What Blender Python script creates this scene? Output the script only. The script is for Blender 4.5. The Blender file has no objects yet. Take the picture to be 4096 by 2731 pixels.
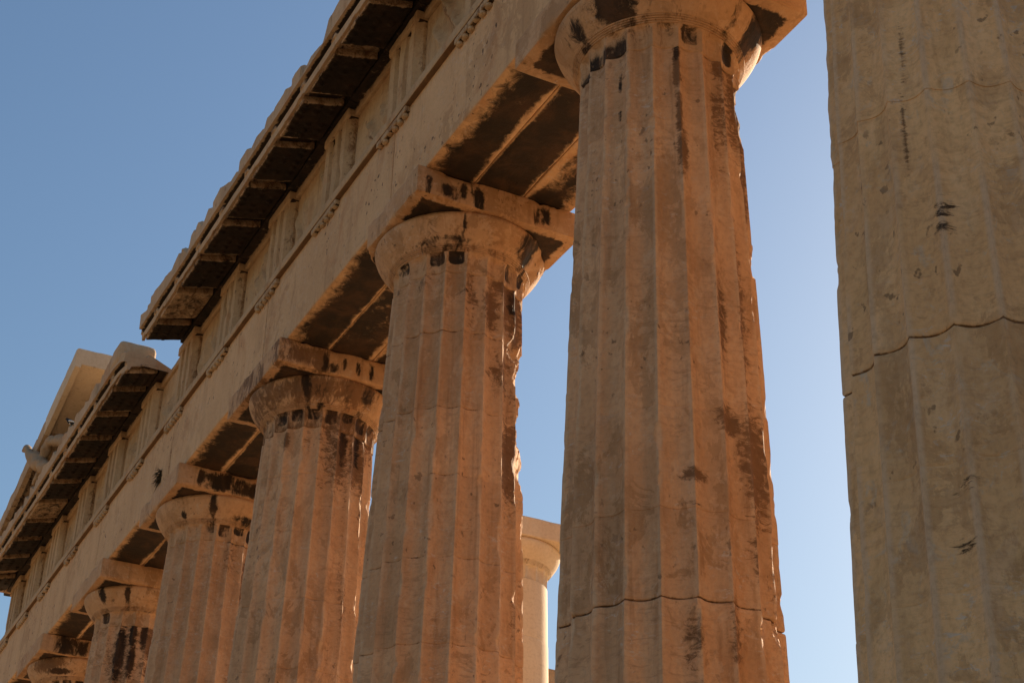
import bpy, math, random
import numpy as np
from mathutils import Matrix, Vector

# ------------------------------------------------------------------ camera, sky, sun, exposure
scene = bpy.context.scene
C = scene.collection
CAM_POS = (-10.2231, 6.58035, -0.09989)
YAW, PITCH, ROLL, FPX = -0.46440, 0.519471, 0.0247495, 6585.97
SUN_YAW, SUN_EL = math.radians(-60), math.radians(27)

fw = np.array([math.cos(PITCH)*math.cos(YAW), math.cos(PITCH)*math.sin(YAW), math.sin(PITCH)])
rt = np.cross(fw, [0, 0, 1]); rt /= np.linalg.norm(rt)
up = np.cross(rt, fw)
rt, up = rt*math.cos(ROLL)+up*math.sin(ROLL), -rt*math.sin(ROLL)+up*math.cos(ROLL)
cam = bpy.data.cameras.new('camera')
cam.sensor_width = 36.0
cam.lens = FPX/4096*36
cam.clip_start = 0.1
cam.clip_end = 20000
cam_ob = bpy.data.objects.new('camera', cam)
cam_ob.matrix_world = Matrix(((rt[0], up[0], -fw[0], CAM_POS[0]), (rt[1], up[1], -fw[1], CAM_POS[1]),
                              (rt[2], up[2], -fw[2], CAM_POS[2]), (0, 0, 0, 1)))
C.objects.link(cam_ob)
scene.camera = cam_ob

world = bpy.data.worlds.new('World')
scene.world = world
world.use_nodes = True
wn, wl = world.node_tree.nodes, world.node_tree.links
wn.clear()
sky = wn.new('ShaderNodeTexSky')
sky.sky_type = 'NISHITA'
sky.sun_disc = False
sky.sun_elevation = SUN_EL
sky.sun_rotation = math.pi/2 - SUN_YAW
sky.altitude = 150
sky.air_density = 1.6
sky.dust_density = 1.0
sky.ozone_density = 5.0
bg = wn.new('ShaderNodeBackground')
bg.inputs['Strength'].default_value = 0.052
wo = wn.new('ShaderNodeOutputWorld')
wl.new(sky.outputs[0], bg.inputs['Color'])
wl.new(bg.outputs[0], wo.inputs['Surface'])

sun = bpy.data.lights.new('sun', 'SUN')
sun.energy = 5.0
sun.angle = math.radians(0.5)
sun.color = (1.0, 0.79, 0.55)
sun_ob = bpy.data.objects.new('sun', sun)
sdir = Vector((math.cos(SUN_EL)*math.cos(SUN_YAW), math.cos(SUN_EL)*math.sin(SUN_YAW), math.sin(SUN_EL)))
sun_ob.rotation_euler = sdir.to_track_quat('Z', 'Y').to_euler()
sun_ob.location = (0, -20, 40)
C.objects.link(sun_ob)

vs = scene.view_settings
vs.view_transform = 'Standard'
vs.look = 'None'
vs.exposure = 0.98
vs.gamma = 1.0
vs.use_curve_mapping = False
scene.cycles.max_bounces = 8
scene.cycles.diffuse_bounces = 6

# ------------------------------------------------------------------ numpy noise
def _hash(ix, iy, iz, seed):
    h = (ix.astype(np.int64)*374761393 + iy.astype(np.int64)*668265263 + iz.astype(np.int64)*2147483647 + seed*974634777) & 0xffffffff
    h = ((h ^ (h >> 13))*1274126177) & 0xffffffff
    h = ((h ^ (h >> 16))*2246822519) & 0xffffffff
    return ((h ^ (h >> 15)) & 0xffffff)/float(0xffffff)

def vnoise(P, seed=0):
    P = np.asarray(P, float)
    i = np.floor(P); f = P-i; f = f*f*(3-2*f)
    i = i.astype(np.int64)
    out = 0
    for dx in (0, 1):
        for dy in (0, 1):
            for dz in (0, 1):
                w = (f[:, 0] if dx else 1-f[:, 0])*(f[:, 1] if dy else 1-f[:, 1])*(f[:, 2] if dz else 1-f[:, 2])
                out = out + w*_hash(i[:, 0]+dx, i[:, 1]+dy, i[:, 2]+dz, seed)
    return out

def fbm(P, sc=(1, 1, 1), oct=4, seed=0, gain=.5):
    P = np.asarray(P, float)*np.asarray(sc, float)
    a, t, s = 1.0, 0, 0
    for o in range(oct):
        s = s+a*vnoise(P*(2.03**o)+o*7.31, seed+o*17)
        t += a; a *= gain
    return s/t

def sstep(a, b, x):
    t = np.clip((x-a)/(b-a), 0, 1)
    return t*t*(3-2*t)

def chipline(x, seed):
    """broken top edge: angular bites of differing width along x"""
    rng = np.random.RandomState(seed)
    kx, kz = [-8.0], [.05]
    while kx[-1] < 30:
        kx.append(kx[-1]+rng.uniform(.06, .42)); kz.append(rng.choice([.0, .03, .05, .08, .13, .19], p=[.2, .2, .2, .18, .14, .08]))
        if rng.rand() < .3: kx.append(kx[-1]+.03); kz.append(rng.uniform(0, .12))
    X = np.column_stack([x, 0*x, 0*x])
    return np.interp(x, kx, kz)+.025*fbm(X, (9, 1, 1), 3, seed)

# ------------------------------------------------------------------ materials
def marble(name, ca, cb, cc, dark=(.011, .0075, .005), brown=(.15, .07, .028), white=(.52, .46, .38), white_amt=.35, streak=.3,
           rust=(.42, .2, .08), pit=.6, bump=.5, ragz=.8, strokes=0.0, flecks=0.0, fine=.16, csoft=.14, camp=1.6, wear_light_amt=.42, wear_light_col=(.60, .43, .28), peel=0.0, crust2=(.060, .030, .014), rough=.82, auto_brown=.0, bands=0.0):
    m = bpy.data.materials.new(name)
    m.use_nodes = True
    N, L = m.node_tree.nodes, m.node_tree.links
    N.clear()
    out = N.new('ShaderNodeOutputMaterial')
    bs = N.new('ShaderNodeBsdfPrincipled')
    L.new(bs.outputs[0], out.inputs[0])
    bs.inputs['Roughness'].default_value = rough
    bs.inputs['Specular IOR Level'].default_value = .25
    geo = N.new('ShaderNodeNewGeometry')
    pos = geo.outputs['Position']

    def mapped(scale, rot=(0, 0, 0), loc=(0, 0, 0)):
        mp = N.new('ShaderNodeMapping')
        mp.inputs['Scale'].default_value = scale
        mp.inputs['Rotation'].default_value = rot
        mp.inputs['Location'].default_value = loc
        L.new(pos, mp.inputs[0])
        return mp.outputs[0]

    def noise(vec, scale, detail=6, rgh=.6, dist=0):
        n = N.new('ShaderNodeTexNoise')
        n.inputs['Scale'].default_value = scale
        n.inputs['Detail'].default_value = detail
        n.inputs['Roughness'].default_value = rgh
        n.inputs['Distortion'].default_value = dist
        L.new(vec, n.inputs['Vector'])
        return n.outputs[0]

    def ramp(v, a, b):
        r = N.new('ShaderNodeMapRange')
        r.interpolation_type = 'SMOOTHSTEP'
        r.inputs[1].default_value = a; r.inputs[2].default_value = b
        L.new(v, r.inputs[0])
        return r.outputs[0]

    def math_(op, a, b=None):
        n = N.new('ShaderNodeMath'); n.operation = op
        for k, v in enumerate((a, b)):
            if v is None: continue
            if isinstance(v, (int, float)): n.inputs[k].default_value = v
            else: L.new(v, n.inputs[k])
        return n.outputs[0]

    def mix(f, a, b, mode='MIX'):
        n = N.new('ShaderNodeMix'); n.data_type = 'RGBA'; n.blend_type = mode
        if isinstance(f, (int, float)): n.inputs[0].default_value = f
        else: L.new(f, n.inputs[0])
        for k, v in ((6, a), (7, b)):
            if isinstance(v, tuple): n.inputs[k].default_value = (*v, 1)
            else: L.new(v, n.inputs[k])
        return n.outputs[2]

    def attr(nm):
        a = N.new('ShaderNodeAttribute'); a.attribute_name = nm
        return a.outputs['Fac']

    n_big = noise(mapped((1, 1, .7)), .9, 7, .62, .6)
    n_mid = noise(mapped((1, 1, .55), loc=(3, 1, 7)), 3.2, 7, .65, .4)
    n_fin = noise(mapped((1, 1, 1)), 22, 6, .7)
    grain = noise(mapped((1.2, 1.2, 9), rot=(.12, .2, 0)), 2.6, 6, .65, .5)
    drip = noise(mapped((7, 7, .45)), 1.3, 6, .62, .3)
    col = mix(ramp(n_big, .35, .66), ca, cb)
    col = mix(math_('MULTIPLY', ramp(n_mid, .46, .70), .75), col, cc)
    tone = attr('tone')
    tf = math_('MULTIPLY_ADD', tone, .42); tf.node.inputs[2].default_value = .83
    cv = N.new('ShaderNodeCombineColor')
    for k in range(3): L.new(tf, cv.inputs[k])
    col = mix(1.0, col, cv.outputs[0], 'MULTIPLY')
    # rust-pink patina
    col = mix(math_('MULTIPLY', ramp(noise(mapped((1, 1, .5), loc=(9, 4, 2)), 1.7, 7, .7, .8), .53, .72), .55), col, rust)
    # drips
    col = mix(math_('MULTIPLY', ramp(drip, .52, .72), streak), col, brown)
    # horizontal grain of the bedding
    g = math_('MULTIPLY', ramp(grain, .56, .74), .20)
    col = mix(g, col, brown)
    # whitish worn patches
    col = mix(math_('MULTIPLY', ramp(noise(mapped((1, 1, .8), loc=(5, 8, 1)), 5.5, 9, .72, .9), .56, .66), white_amt), col, white)
    if strokes:
        sn = noise(mapped((1, 1, 4.5), rot=(.05, .08, 0), loc=(8, 1, 5)), 4.5, 10, .74, .8)
        zone = ramp(noise(mapped((1, 1, .6), loc=(6, 6, 2)), 1.3, 5, .6, .4), .42, .62)
        col = mix(math_('MULTIPLY', math_('MULTIPLY', ramp(sn, .52, .60), zone), strokes), col, mix(.45, brown, ca))
    if flecks:
        fl = noise(mapped((1, 1, 2.2), rot=(.3, .2, 0), loc=(3, 9, 4)), 9, 9, .74, 1.2)
        zf = ramp(noise(mapped((1, 1, .7), loc=(1, 2, 6)), 1.1, 4, .6, .4), .45, .60)
        col = mix(math_('MULTIPLY', math_('MULTIPLY', ramp(fl, .56, .63), zf), flecks), col, (.56, .50, .44))
    if peel:
        # flaking patina: sharp-edged islands of brown skin on paler stone
        pl1 = noise(mapped((1, 1, .75), loc=(2, 7, 5)), 2.6, 12, .70, .5)
        pz = ramp(noise(mapped((1, 1, .5), loc=(11, 3, 2)), .75, 4, .55, .3), .40, .62)
        col = mix(math_('MULTIPLY', math_('MULTIPLY', ramp(pl1, .515, .545), pz), peel), col, (.27, .145, .062))
        pl2 = noise(mapped((1, 1, .8), loc=(5, 2, 9)), 4.4, 12, .72, .6)
        col = mix(math_('MULTIPLY', ramp(pl2, .57, .60), peel*.8), col, (.60, .41, .26))
    # arris edges worn to paler stone, with painted light that crispens the flutes
    col = mix(math_('MULTIPLY', attr('wear_light'), wear_light_amt), col, wear_light_col)
    # fine mottling
    col = mix(math_('MULTIPLY', ramp(n_fin, .42, .72), fine), col, brown)
    # pits
    if pit > 0:
        pn = noise(mapped((1, 1, .8), loc=(2, 2, 9)), 13, 3, .5)
        pl = noise(mapped((1, 1, 1), loc=(7, 3, 4)), 1.1, 3, .5)
        pm = math_('MULTIPLY', ramp(pn, .645, .70), ramp(pl, .45, .6))
        col = mix(math_('MULTIPLY', pm, pit), col, (.06, .035, .02))
    # brown patina + black crust on the stone, plus painted recess shade, ragged by noise
    rag = math_('SUBTRACT', noise(mapped((1, 1, ragz), loc=(1, 6, 3)), 6.5, 12, .76, .6), .5)
    rag2 = math_('SUBTRACT', noise(mapped((1, 1, ragz), loc=(4, 2, 8)), 10.0, 12, .78, .8), .5)
    bm = ramp(math_('ADD', attr('brown'), math_('MULTIPLY', rag2, 2.1)), .36, .70)
    col = mix(math_('MULTIPLY', bm, .82), col, mix(ramp(n_mid, .35, .65), brown, tuple(.55*c for c in brown)))
    cm = ramp(math_('ADD', attr('crust_shade'), math_('MULTIPLY', rag, camp)), .52-csoft, .52+csoft)
    crustcol = mix(ramp(n_mid, .40, .66), dark, crust2)
    col = mix(math_('MULTIPLY', cm, .97), col, crustcol)
    L.new(col, bs.inputs['Base Color'])
    # relief
    hb = math_('ADD', math_('MULTIPLY', n_fin, .60), math_('ADD', math_('MULTIPLY', n_mid, .55), math_('MULTIPLY', grain, .30)))
    hb = math_('SUBTRACT', hb, math_('MULTIPLY', bm, .10))
    bp = N.new('ShaderNodeBump')
    bp.inputs['Strength'].default_value = bump
    bp.inputs['Distance'].default_value = .03
    L.new(hb, bp.inputs['Height'])
    L.new(bp.outputs[0], bs.inputs['Normal'])
    return m

M_SHAFT = marble('weathered_marble', (.57, .345, .19), (.49, .285, .15), (.60, .375, .215), white_amt=.15, streak=.35, ragz=1.7, fine=.24, wear_light_amt=.5, strokes=.55, flecks=.6, bump=.65, peel=.50)
M_NEAR = marble('ochre_marble', (.69, .445, .225), (.60, .37, .18), (.70, .475, .265), white=(.5, .43, .34), white_amt=.6, streak=.15, rust=(.36, .22, .09), ragz=4.0, fine=.26, wear_light_amt=.85, camp=2.2, strokes=.35, flecks=.8, bump=.55, peel=.35)
M_CAP = marble('capital_marble', (.52, .32, .175), (.44, .265, .135), (.54, .345, .20), white_amt=.2, streak=.4, strokes=.5, flecks=.5, ragz=.42, peel=.55)
M_ARCH = marble('architrave_marble', (.61, .405, .225), (.54, .345, .185), (.58, .375, .205), white=(.5, .42, .34), white_amt=.25, streak=.22, pit=.9, peel=.34, flecks=.45, csoft=.20, camp=1.3, dark=(.008, .0055, .004), crust2=(.042, .020, .009))
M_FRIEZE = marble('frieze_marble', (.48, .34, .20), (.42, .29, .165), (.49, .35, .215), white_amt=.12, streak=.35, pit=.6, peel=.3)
M_CORN = marble('cornice_marble', (.49, .35, .22), (.43, .30, .18), (.50, .36, .23), white_amt=.2, streak=.25, pit=.5, dark=(.008, .0055, .004), crust2=(.030, .016, .009))
M_NEW = marble('restored_marble', (.62, .50, .36), (.58, .46, .325), (.63, .52, .385), white_amt=.15, streak=.05, pit=.1, bump=.15, rust=(.58, .44, .28))
M_FLOOR = marble('floor_marble', (.64, .465, .28), (.58, .42, .25), (.66, .485, .30), white_amt=.3, streak=.0)
M_GROUND = marble('rocky_ground', (.43, .30, .17), (.37, .255, .145), (.46, .33, .195), white_amt=.05, streak=.0)

def plain(name, col, rough=.6):
    m = bpy.data.materials.new(name); m.use_nodes = True
    b = m.node_tree.nodes['Principled BSDF']
    n = m.node_tree.nodes.new('ShaderNodeTexNoise'); n.inputs['Scale'].default_value = 40
    r = m.node_tree.nodes.new('ShaderNodeMix'); r.data_type = 'RGBA'
    r.inputs[6].default_value = (*[c*.75 for c in col], 1); r.inputs[7].default_value = (*col, 1)
    m.node_tree.links.new(n.outputs[0], r.inputs[0]); m.node_tree.links.new(r.outputs[2], b.inputs['Base Color'])
    b.inputs['Roughness'].default_value = rough
    return m

# ------------------------------------------------------------------ mesh helpers
def link(name, verts, quads, mat, parent=None, attrs=None, smooth=True, tris=None, sharp=None):
    me = bpy.data.meshes.new(name)
    verts = np.asarray(verts, np.float32)
    quads = np.asarray(quads, np.int32).reshape(-1, 4)
    nq = len(quads)
    tris = np.zeros((0, 3), np.int32) if tris is None else np.asarray(tris, np.int32).reshape(-1, 3)
    loops = np.concatenate([quads.ravel(), tris.ravel()])
    me.vertices.add(len(verts)); me.vertices.foreach_set('co', verts.ravel())
    me.loops.add(len(loops)); me.loops.foreach_set('vertex_index', loops)
    me.polygons.add(nq+len(tris))
    st = np.concatenate([np.arange(nq)*4, nq*4+np.arange(len(tris))*3]).astype(np.int32)
    me.polygons.foreach_set('loop_start', st)
    me.update(calc_edges=True)
    me.validate()
    for k, v in (attrs or {}).items():
        a = me.attributes.new(k, 'FLOAT', 'POINT')
        a.data.foreach_set('value', np.asarray(v, np.float32))
    me.materials.append(mat)
    if smooth: me.shade_smooth()
    if sharp: me.set_sharp_from_angle(angle=math.radians(sharp))
    o = bpy.data.objects.new(name, me)
    C.objects.link(o)
    if parent is not None: o.parent = parent
    return o

def thing(name, label, cat, group=None, loc=(0, 0, 0)):
    o = bpy.data.objects.new(name, None)
    o.empty_display_size = .3
    o.location = loc
    C.objects.link(o)
    o['label'] = label; o['category'] = cat; o['kind'] = 'thing'
    if group: o['group'] = group
    return o

def axis_samples(a, b, res, r):
    n = max(2, int((b-a-2*r)/res))
    mid = np.linspace(a+r, b-r, n+1)
    return np.unique(np.round(np.concatenate([[a, a+r*.35], mid, [b-r*.35, b]]), 5))

def box_grid(lo, hi, res, r):
    ax = [axis_samples(lo[k], hi[k], res[k] if hasattr(res, '__len__') else res, min(r, (hi[k]-lo[k])*.24)) for k in range(3)]
    V, Q, off = [], [], 0
    for k in range(3):
        i, j = (k+1) % 3, (k+2) % 3
        for side in (0, 1):
            A, B = np.meshgrid(ax[i], ax[j], indexing='ij')
            P = np.zeros((A.size, 3)); P[:, i] = A.ravel(); P[:, j] = B.ravel(); P[:, k] = hi[k] if side else lo[k]
            na, nb = A.shape
            idx = np.arange(na*nb).reshape(na, nb)+off
            q = np.stack([idx[:-1, :-1], idx[1:, :-1], idx[1:, 1:], idx[:-1, 1:]], -1).reshape(-1, 4)
            if not side: q = q[:, ::-1]
            V.append(P); Q.append(q); off += na*nb
    V = np.concatenate(V); Q = np.concatenate(Q)
    key = np.round(V, 4)
    u, inv = np.unique(key, axis=0, return_inverse=True)
    return u, inv.ravel()[Q]

def weather_box(lo, hi, res=.08, r=.02, chip=.05, amp=.006, seed=0):
    """a block with rounded, chipped edges and a slightly uneven face"""
    lo, hi = np.array(lo, float), np.array(hi, float)
    V, Q = box_grid(lo, hi, res, r+chip*.6)
    rr = r+chip*np.clip(sstep(.52, .82, fbm(V, (3.2, 3.2, 3.2), 4, seed+5)), 0, 1)
    half = ((hi-lo)*.24)[None, :]
    rr = np.minimum(rr, half.min())
    c = np.clip(V, lo+rr[:, None], hi-rr[:, None])
    d = V-c
    n = np.linalg.norm(d, axis=1, keepdims=True); n[n == 0] = 1
    W = c+d/n*rr[:, None]
    for k in range(3):
        W[:, k] += amp*2*(fbm(V, (1.7, 1.7, 1.7), 4, seed+11*k+31)-.5)
    return V, W, Q

def stone(name, lo, hi, mat, parent, res=.08, r=.02, chip=.05, amp=.006, seed=0, crust_shade=None, brown=None, tone=None, warp=None):
    V, W, Q = weather_box(lo, hi, res, r, chip, amp, seed)
    at = {'crust_shade': crust_shade(V) if crust_shade else np.zeros(len(V)), 'brown': brown(V) if brown else np.zeros(len(V)),
          'tone': np.full(len(V), tone if tone is not None else .4)}
    if warp: W = warp(V, W)
    return link(name, W, Q, mat, parent, at, sharp=40)

def extrude_profile(name, prof, xs, mat, parent, seed=0, amp=.005, crust_shade=None, brown=None, warp=None, tone=.4, sub=.05):
    """closed (y,z) outline run along x, capped at both ends"""
    pts = []
    P = [np.array(q, float) for q in prof]
    for a, b in zip(P, P[1:]+P[:1]):
        n = max(1, int(np.linalg.norm(b-a)/sub))
        for t in range(n): pts.append(a+(b-a)*t/n)
    P = np.array(pts); m = len(P)
    V = np.concatenate([np.column_stack([np.full(m, x), P[:, 0], P[:, 1]]) for x in xs])
    n = len(xs)
    i = np.arange(n-1)[:, None]*m; j = np.arange(m)[None, :]; j2 = (j+1) % m
    Q = np.stack([i+j, i+j2, i+m+j2, i+m+j], -1).reshape(-1, 4)
    O = V.copy()
    if amp:
        for k in range(3): V[:, k] += amp*2*(fbm(O, (2.3, 2.3, 2.3), 4, seed+k*13)-.5)
    if warp: V = warp(O, V)
    at = {'crust_shade': crust_shade(O) if crust_shade else np.zeros(len(V)), 'brown': brown(O) if brown else np.zeros(len(V)), 'tone': np.full(len(V), tone)}
    me = bpy.data.meshes.new(name)
    faces = [tuple(q) for q in Q.tolist()]
    faces.append(tuple(range(m-1, -1, -1))); faces.append(tuple(range((n-1)*m, n*m)))
    me.from_pydata(V.tolist(), [], faces)
    for k, v in at.items():
        a = me.attributes.new(k, 'FLOAT', 'POINT'); a.data.foreach_set('value', np.asarray(v, np.float32))
    me.materials.append(mat)
    me.shade_smooth(); me.set_sharp_from_angle(angle=math.radians(32))
    o = bpy.data.objects.new(name, me); C.objects.link(o)
    if parent is not None: o.parent = parent
    return o

def cyl_points(cx, cy, z0, z1, r0, r1, n=8):
    a = np.linspace(0, 2*math.pi, n, endpoint=False)
    V = np.concatenate([np.column_stack([cx+r*np.cos(a), cy+r*np.sin(a), np.full(n, z)]) for z, r in ((z0, r0), (z1, r1))])
    V = np.concatenate([V, [[cx, cy, z0], [cx, cy, z1]]])
    j = np.arange(n); k = (j+1) % n
    Q = np.column_stack([j, k, n+k, n+j])
    T = np.concatenate([np.column_stack([k, j, np.full(n, 2*n)]), np.column_stack([n+j, n+k, np.full(n, 2*n+1)])])
    return V, Q, T

def merged(name, parts, mat, parent, attrs=None, smooth=False):
    V, Q, T, o = [], [], [], 0
    for v, q, t in parts:
        V.append(v); Q.append(q+o); T.append(t+o); o += len(v)
    V = np.concatenate(V)
    return link(name, V, np.concatenate(Q), mat, parent, attrs(V) if attrs else None, smooth=smooth, tris=np.concatenate(T))

# ------------------------------------------------------------------ setting: ground, temple floor
S = 4.296
TOP = 10.43
def sheet(name, x0, x1, y0, y1, z, mat, n=24, amp=0.0):
    xs, ys = np.linspace(x0, x1, n), np.linspace(y0, y1, n)
    A, B = np.meshgrid(xs, ys, indexing='ij')
    V = np.column_stack([A.ravel(), B.ravel(), np.full(A.size, z)])
    V[:, 2] += amp*(fbm(V, (.08, .08, .08), 4, 3)-.5)
    idx = np.arange(n*n).reshape(n, n)
    Q = np.stack([idx[:-1, :-1], idx[1:, :-1], idx[1:, 1:], idx[:-1, 1:]], -1).reshape(-1, 4)
    o = link(name, V, Q, mat)
    o['kind'] = 'structure'
    return o
sheet('ground', -3000, 3000, -3000, 3000, -1.75, M_GROUND, 80)
def floor_steps():
    for k, (z0, z1, e) in enumerate(((-1.70, -1.10, 1.9), (-1.10, -.55, 1.55), (-.55, 0.0, 1.2))):
        o = stone('pavement', (-3.65-e, -66, z0+(.003 if k else 0)), (25.13+e, e, z1), M_FLOOR, None, res=1.2, r=.02, chip=.02, seed=k)
        o['kind'] = 'structure'
floor_steps()

# ------------------------------------------------------------------ columns
NF = 20
def radius(z, rb=.969, rt_=.735):
    t = np.clip(z/9.57, 0, 1)
    return rb+(rt_-rb)*t+.017*np.sin(t*math.pi)

def blobs_eval(th, z, blobs):
    """soft stain weight from (angle deg, z, half angle, half height[, strength]) patches"""
    w = np.zeros_like(th)
    for b in blobs:
        a0, z0, da, dz = b[:4]; s = b[4] if len(b) > 4 else 1
        d = (np.degrees(th)-a0+180) % 360-180
        q = np.sqrt((d/(da*1.1))**2+((z-z0)/(dz*1.1))**2)
        w = np.maximum(w, s*np.clip(1.08-.6*q, 0, .82))
    return w

def box_eval(th, z, neck, z0):
    """dark crusts filling single scallops of the necking and leaving the ridges between them pale"""
    w = np.zeros_like(th)
    ft = (th/(2*math.pi)*NF) % 1.0
    u = np.abs(2*ft-1)
    fi = np.floor(th/(2*math.pi)*NF)
    fc = (fi+.5)*360/NF
    for b in neck:
        d = np.abs((fc-b[0]+180) % 360-180)
        lo = z0+.07+.04*np.sin(fi*2.7)
        zz = np.clip((z-lo-.05*u**3)/.035, 0, 1)*np.clip((z0+.275-z)/.02, 0, 1) if b[3] < .15 else np.clip(1.3-np.abs(z-b[1])/b[3], 0, 1)
        ed = np.clip((.97-u)/.30, 0, 1) if b[3] < .15 else 1
        w = np.maximum(w, (d < max(b[2], 9.2))*ed*zz*(b[4] if len(b) > 4 else .68)*(.92+.08*np.sin(fi*5.1+neck[0][0])))
    return w

def make_shaft(cx, parent, mat, joints, crust_shade, brown, dents, seed, segs=10, dz=.045, fluted=True, rb=.969, rt_=.735, z_base=0.0, height=9.455, tilt=.075, cy=0.0, chips=1.0, tv=.16):
    zs = [0.0]
    jl = sorted(joints)
    edges = [0.0]+[j[0] for j in jl]+[height]
    strength = {round(j[0], 4): j[1] for j in jl}
    rows, drum = [], []
    for d in range(len(edges)-1):
        a, b = edges[d], edges[d+1]
        inner = np.linspace(a, b, max(3, int((b-a)/dz)))
        loc = [a+.0005, a+.006, a+.014, a+.026]+[q for q in inner if a+.03 < q < b-.03]+[b-.026, b-.014, b-.006, b-.0005]
        rows += loc; drum += [d]*len(loc)
    rows = np.array(rows); drum = np.array(drum)
    if fluted:
        t = np.linspace(0, 1, segs, endpoint=False)
        t = t-.07*np.sin(2*math.pi*t)/(1)      # denser near the arris
        th = (np.arange(NF)[:, None]+t[None, :]).ravel()/NF*2*math.pi
    else:
        th = np.linspace(0, 2*math.pi, 72, endpoint=False)
    nt, nr = len(th), len(rows)
    TH, Z = np.tile(th, nr), np.repeat(rows, nt)
    D = np.repeat(drum, nt)
    R = radius(Z*9.57/height, rb, rt_)
    rng = np.random.RandomState(seed)
    off = rng.uniform(-.0035, .0035, len(edges))
    tone = rng.uniform(.5-tv, .5+tv, len(edges))
    Pn = np.column_stack([cx+np.cos(TH)*R, cy+np.sin(TH)*R, Z])
    if fluted:
        ft = (TH/(2*math.pi)*NF) % 1.0
        u = np.abs(2*ft-1)
        r = R*(1-.086*(1-u**2))
        ero = sstep(.54, .82, fbm(Pn, (6, 6, 3.6), 5, seed+3))*.038*chips+.0005+.003*fbm(Pn, (14, 14, 12), 3, seed+4)
        big = sstep(.66, .86, fbm(Pn, (2.1, 2.1, 1.4), 4, seed+9))*.05*chips
        r = np.minimum(r, R-ero-big*(u > .55))
    else:
        r = R.copy()
    r = r+off[D]+.005*(fbm(Pn, (2.2, 2.2, 2.2), 4, seed+6)-.5)+.004*(fbm(Pn, (9, 9, 9), 3, seed+8)-.5)
    for d in range(1, len(edges)-1):
        st = strength.get(round(edges[d], 4), .5)
        dist = np.abs(Z-edges[d])
        wob = .3+1.4*sstep(.3, .7, fbm(Pn, (5, 5, 1), 3, seed+d))
        r -= st**1.6*wob*(.014*np.exp(-(dist/.005)**2)+.006*np.exp(-(dist/.016)**2))
    jb = np.zeros_like(TH)
    for d in range(1, len(edges)-1):
        jb = np.maximum(jb, .85*strength.get(round(edges[d], 4), .5)**1.1*np.exp(-((Z-edges[d])/.011)**2))
    for (a0, z0, da, hz, dep) in dents:
        dd = (np.degrees(TH)-a0+180) % 360-180
        q = np.sqrt((dd/da)**2+((Z-z0)/hz)**2)+1.1*(fbm(Pn, (7, 7, 6), 4, seed+21)-.5)
        r = np.minimum(r, R-dep*np.clip(1.45*(1-q), 0, 1)+.05*(fbm(Pn, (9, 9, 9), 3, seed+23)-.5)*(q < 1)+ (q >= 1)*1.0)
    x = cx+np.cos(TH)*r; y = cy+np.sin(TH)*r+tilt*(1-Z/10.43)
    V = np.column_stack([x, y, Z+z_base])
    i = np.arange(nr-1)[:, None]*nt; j = np.arange(nt)[None, :]; j2 = (j+1) % nt
    Q = np.stack([i+j, i+j2, i+nt+j2, i+nt+j], -1).reshape(-1, 4)
    at = {'crust_shade': blobs_eval(TH, Z, crust_shade), 'brown': np.maximum(np.maximum(blobs_eval(TH, Z, brown), jb if fluted else jb*.3), auto_brown(TH, Z, Pn, seed) if fluted else 0),
          'wear_light': ((u > .86)*sstep(.25, .6, fbm(Pn, (5, 5, 2.2), 4, seed+61))) if fluted else np.zeros_like(TH),
          'tone': np.clip(tone[D]+(.36*(_hash(np.floor(TH/(2*math.pi)*NF).astype(np.int64), (D//3).astype(np.int64), 0*D.astype(np.int64), seed)-.5) if fluted else 0)+.25*(fbm(Pn, (.8, .8, .8), 2, seed)-.5), 0, 1)}
    return link('shaft', V, Q, mat, parent, at, sharp=26)

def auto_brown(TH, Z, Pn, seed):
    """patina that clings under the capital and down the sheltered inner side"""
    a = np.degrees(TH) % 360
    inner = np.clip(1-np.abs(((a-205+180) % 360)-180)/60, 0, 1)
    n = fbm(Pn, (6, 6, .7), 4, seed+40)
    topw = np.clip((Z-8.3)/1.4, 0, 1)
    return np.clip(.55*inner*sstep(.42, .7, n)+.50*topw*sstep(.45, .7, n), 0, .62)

def lathe(name, cx, cy, prof, mat, parent, n=128, crust_shade=None, brown=None, seed=0, amp=.004, flute=None, dents=(), tone=.45):
    prof = np.array(prof)
    th = np.linspace(0, 2*math.pi, n, endpoint=False)
    nr = len(prof)
    TH = np.tile(th, nr); R = np.repeat(prof[:, 0], n); Z = np.repeat(prof[:, 1], n)
    Pn = np.column_stack([cx+np.cos(TH)*R, cy+np.sin(TH)*R, Z])
    r = R+amp*2*(fbm(Pn, (4, 4, 4), 4, seed)-.5)
    if flute is not None: r = flute(TH, Z, R, r)
    for (a0, z0, da, hz, dep) in dents:
        dd = (np.degrees(TH)-a0+180) % 360-180
        q = np.sqrt((dd/da)**2+((Z-z0)/hz)**2)+.9*(fbm(Pn, (7, 7, 6), 4, seed+21)-.5)
        r = r-dep*np.clip(1.4*(1-q), 0, 1)
    V = np.column_stack([cx+np.cos(TH)*r, cy+np.sin(TH)*r, Z])
    i = np.arange(nr-1)[:, None]*n; j = np.arange(n)[None, :]; j2 = (j+1) % n
    Q = np.stack([i+j, i+j2, i+n+j2, i+n+j], -1).reshape(-1, 4)
    at = {'crust_shade': crust_shade(TH, Z, Pn) if crust_shade else np.zeros(len(V)), 'brown': brown(TH, Z, Pn) if brown else np.zeros(len(V)), 'tone': np.full(len(V), tone)}
    return link(name, V, Q, mat, parent, at, sharp=38)

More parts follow.
